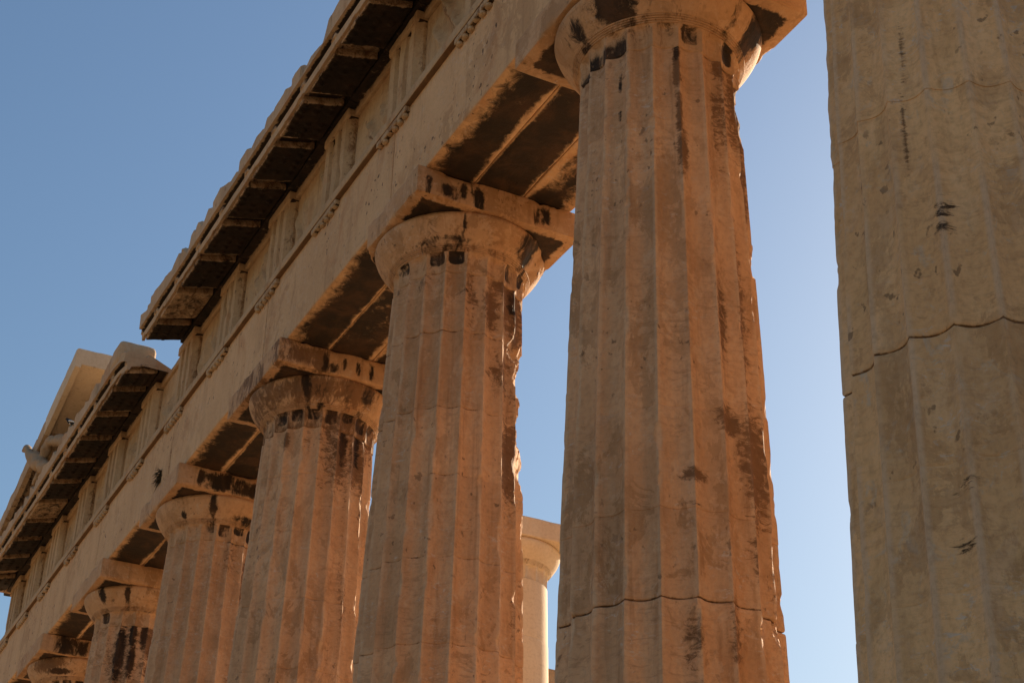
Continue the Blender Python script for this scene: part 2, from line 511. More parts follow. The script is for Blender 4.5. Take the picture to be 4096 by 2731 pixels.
def make_capital(cx, cy, zt, parent, mat, neck=(), ech=(), ab=(), abrown=(), ebrown=(), seed=0, dents=(), fluted=True, hw=1.005, rt_=.735, chip=.10, soffit=True, mott=.3, corner_cut=0.0):
    """necking, annulets, echinus and abacus; zt = top of the abacus"""
    z0 = zt-.975
    # necking: flutes run on and end in scallops under the annulets
    zn = np.concatenate([[z0, z0+.004, z0+.012], np.linspace(z0+.02, z0+.252, 18)])
    def fl(TH, Z, R, r):
        if not fluted: return r
        ft = (TH/(2*math.pi)*NF) % 1.0
        u = np.abs(2*ft-1)
        top = z0+.242
        k = np.clip((top-Z)/.085, 0, 1); k = np.sqrt(1-(1-k)**2)
        # scalloped top of each flute
        lim = np.clip((1-u**2)**.5, 0, 1)
        depth = .060*(1-u**2)*np.clip(k*1.3-(1-lim)*.5, 0, 1)
        g = .014*np.exp(-((Z-z0)/.008)**2)
        return r-R*depth-g
    rn = np.where(zn < z0+.16, rt_, rt_+(zn-z0-.16)*.14)
    lathe('necking', cx, cy, np.column_stack([rn, zn]), mat, parent, 200, seed=seed, amp=.004, flute=fl,
          crust_shade=lambda T, Z, P: box_eval(T, Z, neck, z0),
          brown=lambda T, Z, P: np.clip(.25+.5*fbm(P, (5, 5, 5), 3, seed+2)-.0, 0, 1)*mott*1.6, tone=.5)
    # annulets: four thin rings
    pr = []
    zz, rr = z0+.248, rt_+.016
    for k in range(4):
        pr += [(rr-.010, zz), (rr+.006, zz+.003), (rr+.010, zz+.012), (rr+.004, zz+.015)]
        zz += .0165; rr += .0135
    lathe('annulets', cx, cy, pr, mat, parent, 128, seed=seed+1, amp=.003,
          crust_shade=lambda T, Z, P: blobs_eval(T, Z, [(b[0], z0+.28, b[2]*1.0, .1, .62) for b in ech]),
          brown=lambda T, Z, P: np.full(len(T), .36), tone=.45)
    ze, re = zz, rr
    pe = [(re-.012, ze-.002)]
    H = zt-.339-ze
    for t in np.linspace(0, 1, 22):
        w = 1-(1-t)**1.0
        rad_ = re+(hw*.985-re)*t+.028*math.sin(math.pi*t)
        if t > .8: rad_ = rad_-.040*((t-.8)/.2)**2
        pe.append((rad_, ze+H*t))
    pe.append((.90, ze+H+.004))
    lathe('echinus', cx, cy, pe, mat, parent, 144, seed=seed+2, amp=.006, dents=dents,
          crust_shade=lambda T, Z, P: np.maximum(blobs_eval(T, Z, ech), 0),
          brown=lambda T, Z, P: np.maximum(blobs_eval(T, Z, ebrown), mott*np.clip(fbm(P, (3.5, 3.5, 2), 4, seed+12)*1.9-.35, 0, 1)), tone=.5)
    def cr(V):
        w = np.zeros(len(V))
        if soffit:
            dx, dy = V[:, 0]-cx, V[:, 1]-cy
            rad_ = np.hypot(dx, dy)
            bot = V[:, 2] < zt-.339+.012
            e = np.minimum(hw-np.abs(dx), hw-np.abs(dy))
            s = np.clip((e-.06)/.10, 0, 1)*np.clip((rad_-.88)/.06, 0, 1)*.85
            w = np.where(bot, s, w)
        near = V[:, 0] < cx-hw+.03
        for (y0, zc, hy, hz) in ab:
            q = np.maximum(np.abs(V[:, 1]-y0)/(hy*1.2), np.abs(V[:, 2]-zc)/(hz*1.2))
            w = np.maximum(w, np.where(near, np.clip(1.02-.55*q, 0, .72), 0))
        return w
    def br(V):
        w = np.clip(fbm(V, (4, 5, 1.2), 4, seed+15)*1.9-.45, 0, 1)*mott
        near = V[:, 0] < cx-hw+.03
        for (y0, zc, hy, hz) in abrown:
            q = np.maximum(np.abs(V[:, 1]-y0)/(hy*1.15), np.abs(V[:, 2]-zc)/(hz*1.2))
            w = np.maximum(w, np.where(near, np.clip(1.1-.6*q, 0, .8), 0))
        return w
    def wp(V, W):
        if corner_cut:   # broken outer far corner
            d = (hw*2-corner_cut)-((V[:, 0]-cx)+(V[:, 1]-cy))
            n_ = .12*(fbm(V, (4, 4, 4), 4, seed+60)-.5)
            push = np.clip(-(d+n_), 0, None)/2
            W[:, 0] -= push; W[:, 1] -= push
        return W
    stone('abacus', (cx-hw, cy-hw, zt-.339), (cx+hw, cy+hw, zt), mat, parent, res=.042, r=.016, chip=chip, amp=.006, seed=seed+3, crust_shade=cr, brown=br, tone=.5, warp=wp)

# stain patches read off each column: (angle, height, half angle, half height)
COLS = {
 1: dict(x=-3.653, name='fluted marble column cut off by the right picture edge, yellowish with small black marks', mat=M_NEAR,
    joints=[(.9, .4), (1.75, .4), (2.6, .4), (3.1, .25), (3.85, .35), (4.68, .85), (5.62, .10), (6.41, .05), (7.2, .12), (8.0, .12), (8.75, .12)],
    crust_shade=[(126.5, 5.50, 5.5, .07, .70), (126, 5.36, 5, .05, .62), (121.5, 3.36, 5.5, .04, .72), (124, 3.69, 5.0, .05, .58)],
    brown=[(115.7, 6.77, 1.2, .28, .8), (112.7, 6.16, 1.2, .3, .8)], dents=[], neck=[], ech=[], ab=[], mott=.2),
 2: dict(x=0.0, name='broad fluted column whose capital is cut by the top edge of the picture', mat=M_SHAFT,
    joints=[(.85, .4), (1.7, .4), (2.55, .4), (3.4, .4), (4.23, .9), (4.95, .2), (5.82, .32), (6.97, .22), (7.75, .15), (8.65, .15)],
    crust_shade=[(118.2, 9.16, 1.7, .15, .75), (118.3, 8.77, 1.7, .12, .7), (161, 9.42, 2.2, .12, .85), (160.5, 4.98, 8, .03, .6)],
    brown=[(160.6, 9.22, 2.4, .3), (161.6, 8.71, 2.2, .25), (163.5, 8.31, 4.1, .22), (222, 9.1, 14, .55), (226, 8.3, 8, .4), (199.5, 9.42, 7.2, .22), (162.8, 5.22, 8, .05), (206, 5.49, 12, .50), (186, 5.75, 9, .12),
           (186.1, 6.73, 4.9, .39, .8), (200, 4.69, 5, .3, .7), (159.1, 3.87, 6, .24, .6), (182, 4.01, 5, .3, .7), (205, 6.8, 7, .8, .75)],
    dents=[(232, 8.95, 9, .16, .03)], neck=[(114.6, 9.50, 19, .2), (86.6, 9.4, 9, .2), (152.3, 9.70, 7, .06, .6), (169.1, 9.72, 7, .06, .6), (204.7, 9.70, 8, .08)],
    ech=[(122.6, 9.90, 13, .28), (88, 9.85, 9, .12, .7), (222, 9.95, 11, .24), (199, 9.9, 5, .18, .55)], ab=[], mott=.35),
 3: dict(x=S, name='fluted column with a big chunk broken off its right edge below a chipped capital', mat=M_SHAFT,
    joints=[(.9, .4), (1.8, .4), (2.7, .4), (3.5, .4), (4.35, .4), (5.2, .5), (6.1, .6), (7.0, .5), (7.78, .6), (8.71, .6)],
    crust_shade=[(217.6, 9.30, 9, .25, .8), (160, 9.24, 8, .16, .45)],
    brown=[(217.6, 9.28, 18, .4), (196.9, 9.46, 10, .17), (225, 9.01, 8, .23), (187.7, 9.1, 7.4, .28), (121, 9.35, 10, .14, .6), (212, 7.33, 11, .46), (197.8, 8.28, 12, .2, .7), (168, 9.2, 7, .2, .7)],
    dents=[(226, 8.72, 20, .22, .12), (240, 8.45, 24, .42, .17), (244, 7.95, 22, .55, .17), (240, 7.35, 18, .4, .10), (246, 6.6, 14, .3, .06)],
    neck=[(104.8, 9.71, 7, .1), (129.7, 9.70, 7, .08), (149.8, 9.70, 6, .06, .8), (200.5, 9.66, 8, .1), (216, 9.66, 8, .1)],
    ech=[(216, 9.93, 13, .18), (140, 9.80, 26, .05, .7), (158, 9.95, 1.6, .12)], ab=[(.86, 10.2, .03, .10), (.63, 10.20, .07, .07), (.46, 10.25, .05, .10), (.26, 10.2, .06, .15), (-.47, 10.24, .04, .10), (-.58, 10.25, .04, .09)],
    cap_dents=[(232, 9.9, 20, .22, .10)], mott=.4, chip=.16, corner_cut=.62),
 4: dict(x=2*S, name='fluted column whose capital is mottled orange and dark brown with black scallops', mat=M_SHAFT,
    joints=[(.9, .4), (1.8, .4), (2.7, .4), (3.5, .4), (4.4, .4), (5.3, .4), (6.2, .4), (7.1, .5), (8.0, .4), (8.8, .4)],
    crust_shade=[(188.2, 9.26, 4.5, .25), (207.6, 9.29, 5, .3, .8)], brown=[(207.3, 9.1, 12, .35), (186, 9.1, 8, .4), (125, 9.28, 4, .13), (150, 9.3, 5, .2, .6)], dents=[],
    neck=[(126, 9.70, 8, .09), (144, 9.70, 8, .09), (162, 9.70, 8, .09), (180, 9.70, 8, .09), (198, 9.68, 8, .1), (216, 9.68, 7, .1)],
    ech=[(147.1, 9.95, 3.4, .19), (160, 9.9, 6, .12, .65), (181, 9.92, 5, .16, .6), (200.9, 9.95, 8, .16, .7)],
    ab=[(.34, 10.25, .04, .13), (.22, 10.17, .05, .07), (.08, 10.26, .03, .08), (-.1, 10.24, .03, .08), (-.3, 10.24, .03, .1)],
    abrown=[(.68, 10.26, .16, .1), (.42, 10.26, .1, .12)], ebrown=[(150, 9.93, 30, .14), (190, 9.95, 18, .16)], mott=.75),
 5: dict(x=3*S, name='fluted column with a long black-stained abacus over a pale echinus', mat=M_SHAFT,
    joints=[(.9, .4), (1.8, .4), (2.7, .4), (3.5, .4), (4.4, .4), (5.3, .4), (6.2, .4), (7.1, .4), (8.0, .4), (8.8, .4)],
    crust_shade=[(190, 9.5, 14, .06)], brown=[(185, 9.2, 10, .3, .6)], dents=[], neck=[(165, 9.60, 14, .05), (191, 9.6, 12, .06), (205, 9.68, 7, .08)],
    ech=[(156.6, 9.93, 4, .17), (125.4, 9.83, 3.2, .06), (190, 9.80, 12, .05, .8)], ab=[(.64, 10.28, .05, .1), (.36, 10.24, .2, .12), (-.05, 10.24, .22, .12)], mott=.35),
 6: dict(x=4*S, name='fluted column with two black strokes on its echinus and a black-streaked shaft', mat=M_SHAFT,
    joints=[(.9, .4), (1.8, .4), (2.7, .4), (3.5, .4), (4.4, .4), (5.3, .4), (6.2, .4), (7.1, .4), (8.0, .4), (8.8, .4)],
    crust_shade=[(146.8, 9.0, 7, .5), (162.1, 9.35, 5, .3), (164.1, 8.85, 5, .3), (176.2, 9.35, 4.6, .25)], brown=[(150, 8.9, 25, .6, .7), (185, 9.2, 8, .3)], dents=[],
    neck=[(121, 9.70, 6, .02)], ech=[(121, 9.96, 5, .15), (151, 9.95, 3.6, .15)], ab=[(-.35, 10.22, .05, .12), (-.55, 10.2, .1, .1)], mott=.2),
 7: dict(x=5*S, name='lowest visible fluted column in the bottom left corner, black blot on its abacus', mat=M_SHAFT,
    joints=[(.9, .4), (2.7, .4), (4.4, .4), (6.2, .4), (8.0, .4), (8.8, .4)],
    crust_shade=[], brown=[(150, 9.2, 30, .4)], dents=[], neck=[(150, 9.70, 30, .08)], ech=[(141, 9.84, 16, .05)], ab=[(.5, 10.24, .17, .17), (.21, 10.24, .08, .12)], ebrown=[(128, 9.98, 22, .12)], mott=.45),
 8: dict(x=5*S+3.653, name='farthest fluted column, carrying the far corner of the entablature', mat=M_SHAFT,
    joints=[(.9, .4), (2.7, .4), (4.4, .4), (6.2, .4), (8.0, .4)], crust_shade=[], brown=[], dents=[], neck=[], ech=[], ab=[], mott=.3),
}
def build_columns():
    for k, d in COLS.items():
        t = thing('fluted_column', d['name'], 'column', 'fluted columns along the temple front', (d['x'], 0, 0))
        inv = (d['x'], 0, 0)
        far = k >= 5
        kids0 = set(bpy.data.objects)
        make_shaft(0 if False else d['x'], t, d['mat'], d['joints'], d['crust_shade'], d['brown'], d['dents'], 100+k*37, segs=8 if far else 12, dz=.07 if far else .04,
                   rb=.975 if k in (1, 8) else .969, chips=.45 if k == 1 else 1.0, tv=.38 if k == 3 else .16)
        make_capital(d['x'], 0.0, TOP, t, M_CAP if k > 1 else M_NEAR, d['neck'], d['ech'], d['ab'], d.get('abrown', ()), d.get('ebrown', ()), seed=300+k*41, dents=d.get('cap_dents', ()), mott=d['mott'], chip=d.get('chip', .09), corner_cut=d.get('corner_cut', 0))
        for o in set(bpy.data.objects)-kids0:
            o.matrix_parent_inverse = Matrix.Translation((-d['x'], 0, 0))
build_columns()

# ------------------------------------------------------------------ entablature
YA = .904
X0, X1 = -3.653-.95, 25.13+.50
def build_entablature():
    ent = thing('entablature', 'long weathered marble entablature with architrave, triglyph frieze and black-stained cornice resting on the fluted columns', 'entablature')
    axes = [COLS[k]['x'] for k in range(1, 9)]
    bounds = [X0]+axes[1:-1]+[X1]
    rng = random.Random(5)
    # architrave: three parallel beams per bay, joints over the columns
    bays = list(zip(bounds[:-1], bounds[1:]))
    for bi, (a, b) in enumerate(bays):
        for yi, (y0, y1) in enumerate(((.305, YA), (-.297, .297), (-YA, -.305))):
            def crust_shade(V, y0=y0, y1=y1, yi=yi, a=a, b=b, bi=bi):
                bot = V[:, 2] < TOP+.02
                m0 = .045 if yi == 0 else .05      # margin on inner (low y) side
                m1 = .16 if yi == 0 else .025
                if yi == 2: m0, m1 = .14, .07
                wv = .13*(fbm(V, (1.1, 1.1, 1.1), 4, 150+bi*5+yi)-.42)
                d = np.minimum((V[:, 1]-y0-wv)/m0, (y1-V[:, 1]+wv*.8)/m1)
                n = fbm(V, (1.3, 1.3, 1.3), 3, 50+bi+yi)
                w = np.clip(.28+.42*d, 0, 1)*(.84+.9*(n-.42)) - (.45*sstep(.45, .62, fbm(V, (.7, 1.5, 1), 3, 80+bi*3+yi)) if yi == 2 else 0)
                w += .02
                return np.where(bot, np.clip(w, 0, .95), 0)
            def brown(V, bi=bi):
                jn = np.minimum(np.abs(V[:, 0]-a), np.abs(V[:, 0]-b))
                return np.clip(.48*np.exp(-(jn/.12)**2)*(V[:, 1] > .88), 0, 1)*sstep(.4, .6, fbm(V, (2, 2, 1), 3, 9))
            stone('architrave_block', (a+.008, y0, TOP+.002), (b-.008, y1, 11.78), M_ARCH, ent, res=.07, r=.012, chip=.05 if yi == 0 else .04, amp=.004, seed=700+bi*7+yi, crust_shade=crust_shade, brown=brown, tone=rng.uniform(.35, .6))
    # taenia
    for bi, (a, b) in enumerate(bays):
        stone('taenia', (a+.002, .84, 11.645), (b-.002, .978, 11.775), M_FRIEZE, ent, res=.06, r=.012, chip=.05, amp=.004, seed=800+bi, tone=.45,
              brown=lambda V: np.where((V[:, 2] < 11.66) & (V[:, 1] < .972), .95, 0.05))
    # regulae with drops, triglyphs
    tri_x = []
    x = -4.20+.0
    cols_mid = []
    for k in range(2, 8): cols_mid.append(COLS[k]['x'])
    tri_x = [COLS[1]['x']-.95+.4225+.01, (COLS[1]['x']-.5275+0)/2-.0]
    for i, cx in enumerate(cols_mid): tri_x += [cx, cx+S/2]
    tri_x[-1] = (cols_mid[-1]+X1-.43)/2
    tri_x += [X1-.4325]
    for i, tx in enumerate(tri_x):
        far = tx > 13
        gone = rng.random()
        keep = [rng.random() > (.22 if not far else .15) for _ in range(6)]
        xr = (tx-.4225, tx+.4225)
        rg = stone('regula', (xr[0], .86, 11.565), (xr[1], .966, 11.643), M_FRIEZE, ent, res=.05, r=.008, chip=.015, amp=.003, seed=900+i, tone=.4,
                   brown=lambda V: np.full(len(V), .40), crust_shade=lambda V: np.where((V[:, 2] < 11.575) & (V[:, 1] < .955), .62, 0))
        for g in range(6):
            gx = tx-.4225+.0704+g*.1408
            if not keep[g]: h = .012
            else: h = .050
            v, q, t_ = cyl_points(gx, .926, 11.568-h, 11.57, .046, .036, 12)
            link('gutta', v, q, M_FRIEZE, rg, {'brown': np.full(len(v), .12), 'tone': np.full(len(v), .6)}, smooth=False, tris=t_)
        # triglyph body: outline in plan run up in z
        yf, yb = .885, .60
        w = .4225
        u = 2*w/6
        d = .115
        plan = [(-w, yb), (-w, yf-d*.8), (-w+u*.5, yf), (-w+u*1.5, yf), (-w+u*2, yf-d), (-w+u*2.5, yf), (-w+u*3.5, yf), (-w+u*4, yf-d), (-w+u*4.5, yf), (-w+u*5.5, yf), (w, yf-d*.8), (w, yb)]
        pts = []
        for a, b in zip(plan[:-1], plan[1:]):
            n = 4
            for s_ in range(n): pts.append((a[0]+(b[0]-a[0])*s_/n, a[1]+(b[1]-a[1])*s_/n))
        pts.append(plan[-1])
        P = np.array(pts); m = len(P)
        zs = np.linspace(11.772, 12.955, 22)
        V = np.concatenate([np.column_stack([P[:, 0]+tx, P[:, 1], np.full(m, z)]) for z in zs])
        er = .045*sstep(.55, .85, fbm(V, (4, 4, 2.4), 4, 950+i))*(V[:, 1] > .80)
        Wv = V.copy(); Wv[:, 1] -= er+.008*(fbm(V, (6, 6, 6), 3, 960+i)-.5); Wv[:, 0] += .012*(fbm(V, (5, 5, 5), 3, 961+i)-.5)
        ii = np.arange(len(zs)-1)[:, None]*m; jj = np.arange(m-1)[None, :]
        Q = np.stack([ii+jj, ii+m+jj, ii+m+jj+1, ii+jj+1], -1).reshape(-1, 4)
        tg = link('triglyph', Wv, Q, M_FRIEZE, ent, {'crust_shade': 1.0*((V[:, 2] > 12.82) & (V[:, 1] < yf-.4*d) & (np.abs(V[:, 0]-tx) < .33)), 'brown': .25*sstep(.4, .7, fbm(V, (6, 6, .8), 3, 970+i))+np.where(np.abs(V[:, 0]-tx) < .34, .56, .30)*np.clip((yf-.012-V[:, 1])/(d*.8), 0, 1)*(V[:, 1] > .7), 'tone': np.full(len(V), rng.uniform(.3, .6))}, sharp=25)  # patina plus painted shade: browner with groove depth, dark pockets at the tops
        stone('triglyph_cap', (tx-w-.006, yb, 12.955), (tx+w+.006, yf+.014, 13.10), M_FRIEZE, tg, res=.05, r=.01, chip=.07, amp=.006, seed=980+i, tone=.45,
              crust_shade=lambda V: np.where((V[:, 2] < 12.97) & (V[:, 1] < yf-.01), .9, 0))
    # metopes
    for i, (a, b) in enumerate(zip(tri_x[:-1], tri_x[1:])):
        x0, x1 = a+.4225-.05, b-.4225+.05
        if x1-x0 < .1: continue
        rr = random.Random(400+i)
        ridges = [(rr.uniform(x0+.25, x1-.25), rr.uniform(12.1, 12.7), rr.uniform(-.5, .5), rr.uniform(.12, .4), rr.uniform(.025, .07), rr.uniform(.03, .10)) for _ in range(6)]
        def warp(V, W, ridges=ridges):
            f = V[:, 1] > .74
            h = np.zeros(len(V))
            for (rx, rz, sl, ln, wd, ht) in ridges:
                dz = V[:, 2]-rz; dx = V[:, 0]-rx-sl*dz-.05*np.sin(dz*9)
                h = np.maximum(h, ht*np.exp(-(dx/wd)**2)*np.exp(-(dz/ln)**4))
            W[:, 1] += np.where(f, h, 0)
            return W
        def brm(V, ridges=ridges):
            h = np.zeros(len(V))
            for (rx, rz, sl, ln, wd, ht) in ridges[:3]:
                dz = V[:, 2]-rz; dx = V[:, 0]-rx-sl*dz-.05*np.sin(dz*9)-.05
                h = np.maximum(h, .62*np.exp(-(dx/(wd*.9))**2)*np.exp(-(dz/ln)**4))
            return h
        mt = stone('metope', (x0, .5, 11.77), (x1, .75, 13.0), M_FRIEZE, ent, res=.04, r=.01, chip=.02, amp=.010, seed=1000+i, tone=rng.uniform(.3, .6), warp=warp, brown=brm)
        stone('metope_band', (x0+.03, .5, 13.0), (x1-.03, .80, 13.11), M_FRIEZE, mt, res=.06, r=.008, chip=.04, amp=.004, seed=1050+i, tone=.4)
    # backing wall of the frieze
    stone('frieze_backing', (X0+.2, -.85, 11.79), (X1-.2, .55, 13.08), M_FRIEZE, ent, res=.3, r=.02, chip=.03, seed=1099)
    # horizontal cornice, block by block; two runs with a gap where a block has fallen
    def cornice(xa, xb, idx, end_lo=False, brk=0.0):
        prof = [(-.30, 13.115), (.93, 13.115), (.945, 13.20), (1.50, 13.045), (1.515, 12.985), (1.560, 12.975), (1.570, 13.075), (1.49, 13.085), (1.485, 13.165), (1.630, 13.175), (1.650, 13.475), (1.60, 13.515), (1.45, 13.52), (-.30, 13.52)]
        xs = np.unique(np.concatenate([[xa, xa+.01], np.linspace(xa+.02, xb-.02, 40), [xb-.01, xb]]))
        via = [xa, xb]
        def crust_shade(V):
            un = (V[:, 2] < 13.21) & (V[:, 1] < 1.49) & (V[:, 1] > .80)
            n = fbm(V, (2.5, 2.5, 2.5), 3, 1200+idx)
            return np.where(un, np.where(V[:, 1] < 1.0, .75, .25+.55*sstep(.35, .6, n)), 0)+np.where((V[:, 1] > 1.47) & (V[:, 1] < 1.612) & (V[:, 2] > 13.078) & (V[:, 2] < 13.178), .95*sstep(.03, .16, np.minimum(V[:, 0]-xa, xb-V[:, 0])), 0)  # black stain; the inner bed strip is recess shade painted dark
        def warp(O, V):
            top = sstep(13.14, 13.45, O[:, 2])*(O[:, 1] > 1.2)
            X = np.column_stack([O[:, 0], np.zeros(len(O)), np.zeros(len(O))])
            cut = chipline(O[:, 0], 77)
            V[:, 2] -= top*cut
            V[:, 1] -= top*cut*.25
            bot = (O[:, 2] < 13.06) & (O[:, 1] > 1.45)
            V[:, 2] += np.where(bot, .05*sstep(.5, .75, fbm(O, (4, 4, 1), 4, 81)), 0)
            # slot closes at the joints between blocks
            sl = (O[:, 1] > 1.47) & (O[:, 1] < 1.53) & (O[:, 2] > 13.08) & (O[:, 2] < 13.17)
            edge = np.minimum(np.abs(O[:, 0]-xa), np.abs(O[:, 0]-xb))
            V[:, 1] += np.where(sl, .10*(1-sstep(.06, .16, edge+.05*(fbm(O, (6, 6, 6), 3, 91)-.5))), 0)
            if brk:
                e = np.clip((brk-(O[:, 0]-xa))/brk, 0, 1)
                V[:, 2] -= (O[:, 2] > 13.2)*(.10*e**2+.42*np.clip(1.35-O[:, 1], 0, .75)*(O[:, 2] > 13.4))
                V[:, 1] -= (O[:, 1] > 1.3)*.06*e**2
            return V
        cb = extrude_profile('cornice_block', prof, xs, M_CORN, ent, seed=1300+idx, amp=.006, crust_shade=crust_shade, warp=warp, tone=rng.uniform(.35, .65), sub=.055,
                             brown=lambda V: np.where((V[:, 2] < 13.215) & (V[:, 1] < 1.5), .46, 0)+np.where((V[:, 2] > 13.18), .22*sstep(.45, .7, fbm(V, (5, 5, .8), 3, 1400+idx)), .06))
        # mutule: dark sloping slab with drops under the block
        mx = (xa+xb)/2
        w = min(.435, (xb-xa)/2-.10)
        V, W, Q = weather_box((mx-w, .955, 0), (mx+w, 1.52, .11), (.022, .022, .05), .010, rng.choice([.03, .05, .10]), .008, 1500+idx)
        sl = lambda y: 13.095-(y-.955)*.268
        drop = np.zeros(len(V))
        for gy in range(3):
            for gx in range(6):
                if rng.random() < .16: continue
                x = mx-w+.075+gx*(2*w-.15)/5; y = 1.075+gy*.185
                q = np.hypot(V[:, 0]-x, V[:, 1]-y)
                drop = np.maximum(drop, rng.uniform(.4, 1.1)*.034*(1-sstep(.024, .046, q)))
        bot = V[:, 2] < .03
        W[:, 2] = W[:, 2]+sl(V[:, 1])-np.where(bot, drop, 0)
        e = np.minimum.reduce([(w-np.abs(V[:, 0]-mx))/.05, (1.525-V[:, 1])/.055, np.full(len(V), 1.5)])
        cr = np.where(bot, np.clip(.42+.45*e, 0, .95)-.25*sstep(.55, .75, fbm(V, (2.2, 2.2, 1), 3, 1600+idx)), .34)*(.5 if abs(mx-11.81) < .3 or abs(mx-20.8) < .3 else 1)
        link('mutule', W, Q, M_CORN, cb, {'crust_shade': np.clip(cr, 0, 1), 'brown': np.full(len(V), .46), 'tone': np.full(len(V), .5)}, sharp=40)
    pitch = S/4
    k0 = int(round((X0-.1)/pitch))
    idx = 0
    for k in range(-5, 12):
        cornice((k-.5)*pitch+.5*0+.004, (k+.5)*pitch-.004, idx); idx += 1
    cornice(11.5*pitch+.004, 13.14, idx); idx += 1
    x = 14.20
    first = True
    xs = [14.20, 14.94]+[14.94+pitch*j for j in range(1, 10)]
    xs = xs+[X1+.70]
    for a, b in zip(xs[:-1], xs[1:]):
        cornice(a+.004, b-.004, idx, brk=.6 if first else 0); first = False; idx += 1
    stone('cornice_block', (14.40, 1.0, 13.20), (15.25, 1.645, 13.63), M_CORN, ent, res=.04, r=.15, chip=.12, amp=.035, seed=91, tone=.5)
    stone('backing_block', (12.45, -.4, 13.12), (14.15, .62, 13.36), M_CORN, ent, res=.08, r=.03, chip=.16, amp=.02, seed=77, tone=.6)
    return ent
build_entablature()

# ------------------------------------------------------------------ pediment corner: raking cornice over the far half
def build_pediment():
    pd = thing('pediment_corner', 'sloping raking cornice fragment with smooth pale soffit above the far end of the entablature', 'pediment')
    zt = lambda x: 15.38-.25*(x-18.3)
    xs_all = [18.30, 20.45, 22.6, 24.5, 26.1]
    prof = [(.30, 0), (1.62, 0), (1.655, -.04), (1.635, -.40), (1.53, -.41), (1.52, -.335), (.30, -.335)]
    for i, (a, b) in enumerate(zip(xs_all[:-1], xs_all[1:])):
        xs = np.linspace(a+.004, b-.004, 30)
        def warp(O, V, i=i):
            V[:, 2] += zt(O[:, 0])
            X = np.column_stack([O[:, 0], np.zeros(len(O)), np.zeros(len(O))])
            cut = (1.0 if i else .2)*chipline(O[:, 0], 177)
            V[:, 2] -= (O[:, 2] > -.1)*(O[:, 1] > 1.2)*cut
            return V
        extrude_profile('raking_block', prof, xs, M_NEW if i < 1 else M_CORN, pd, seed=1700+i, amp=.005, warp=warp, tone=.35, sub=.07,
                        crust_shade=lambda V, i=i: np.where((V[:, 1] > 1.40) & (V[:, 1] < 1.56) & (V[:, 2] < -.3), .2+.28*(i > 0)*(i < 3), 0),
                        brown=lambda V, i=i: np.where((V[:, 2] < -.3), .25+.1*i, .05))
    V, W, Q = weather_box((18.6, .32, 0), (25.6, .74, 1), (.2, .2, .1), .02, .03, .006, 1800)
    W[:, 2] = 13.505+V[:, 2]*(zt(V[:, 0])-.34-13.505)
    link('tympanum_wall', W, Q, M_CORN, pd, {'tone': np.full(len(V), .4)}, sharp=40)
build_pediment()

# ------------------------------------------------------------------ statues in the pediment corner and the bird
def skin_body(name, nodes, edges, mat, parent=None, sub=2, lump=0.0):
    """one continuous body grown from a radius skeleton"""
    me = bpy.data.meshes.new(name)
    me.from_pydata([n[:3] for n in nodes], edges, [])
    o = bpy.data.objects.new(name, me); C.objects.link(o)
    md = o.modifiers.new('skin', 'SKIN'); md.use_smooth_shade = True
    sv = me.skin_vertices[0].data if me.skin_vertices else None
    if sv is None:
        bpy.context.view_layer.objects.active = o
        me.attributes  # noqa
    for k, n in enumerate(nodes):
        r = n[3]
        sv[k].radius = (r, r) if not isinstance(r, tuple) else r
    sv[0].use_root = True
    s = o.modifiers.new('sub', 'SUBSURF'); s.levels = sub; s.render_levels = sub
    if lump:
        tx = bpy.data.textures.new(name, 'CLOUDS'); tx.noise_scale = .16
        dm = o.modifiers.new('worn', 'DISPLACE'); dm.texture = tx; dm.strength = lump; dm.mid_level = .5
    dg = bpy.context.evaluated_depsgraph_get()
    me2 = bpy.data.meshes.new_from_object(o.evaluated_get(dg))
    C.objects.unlink(o); bpy.data.objects.remove(o)
    me2.name = name
    me2.materials.clear(); me2.materials.append(mat)
    me2.shade_smooth()
    o2 = bpy.data.objects.new(name, me2); C.objects.link(o2)
    if parent is not None: o2.parent = parent
    return o2

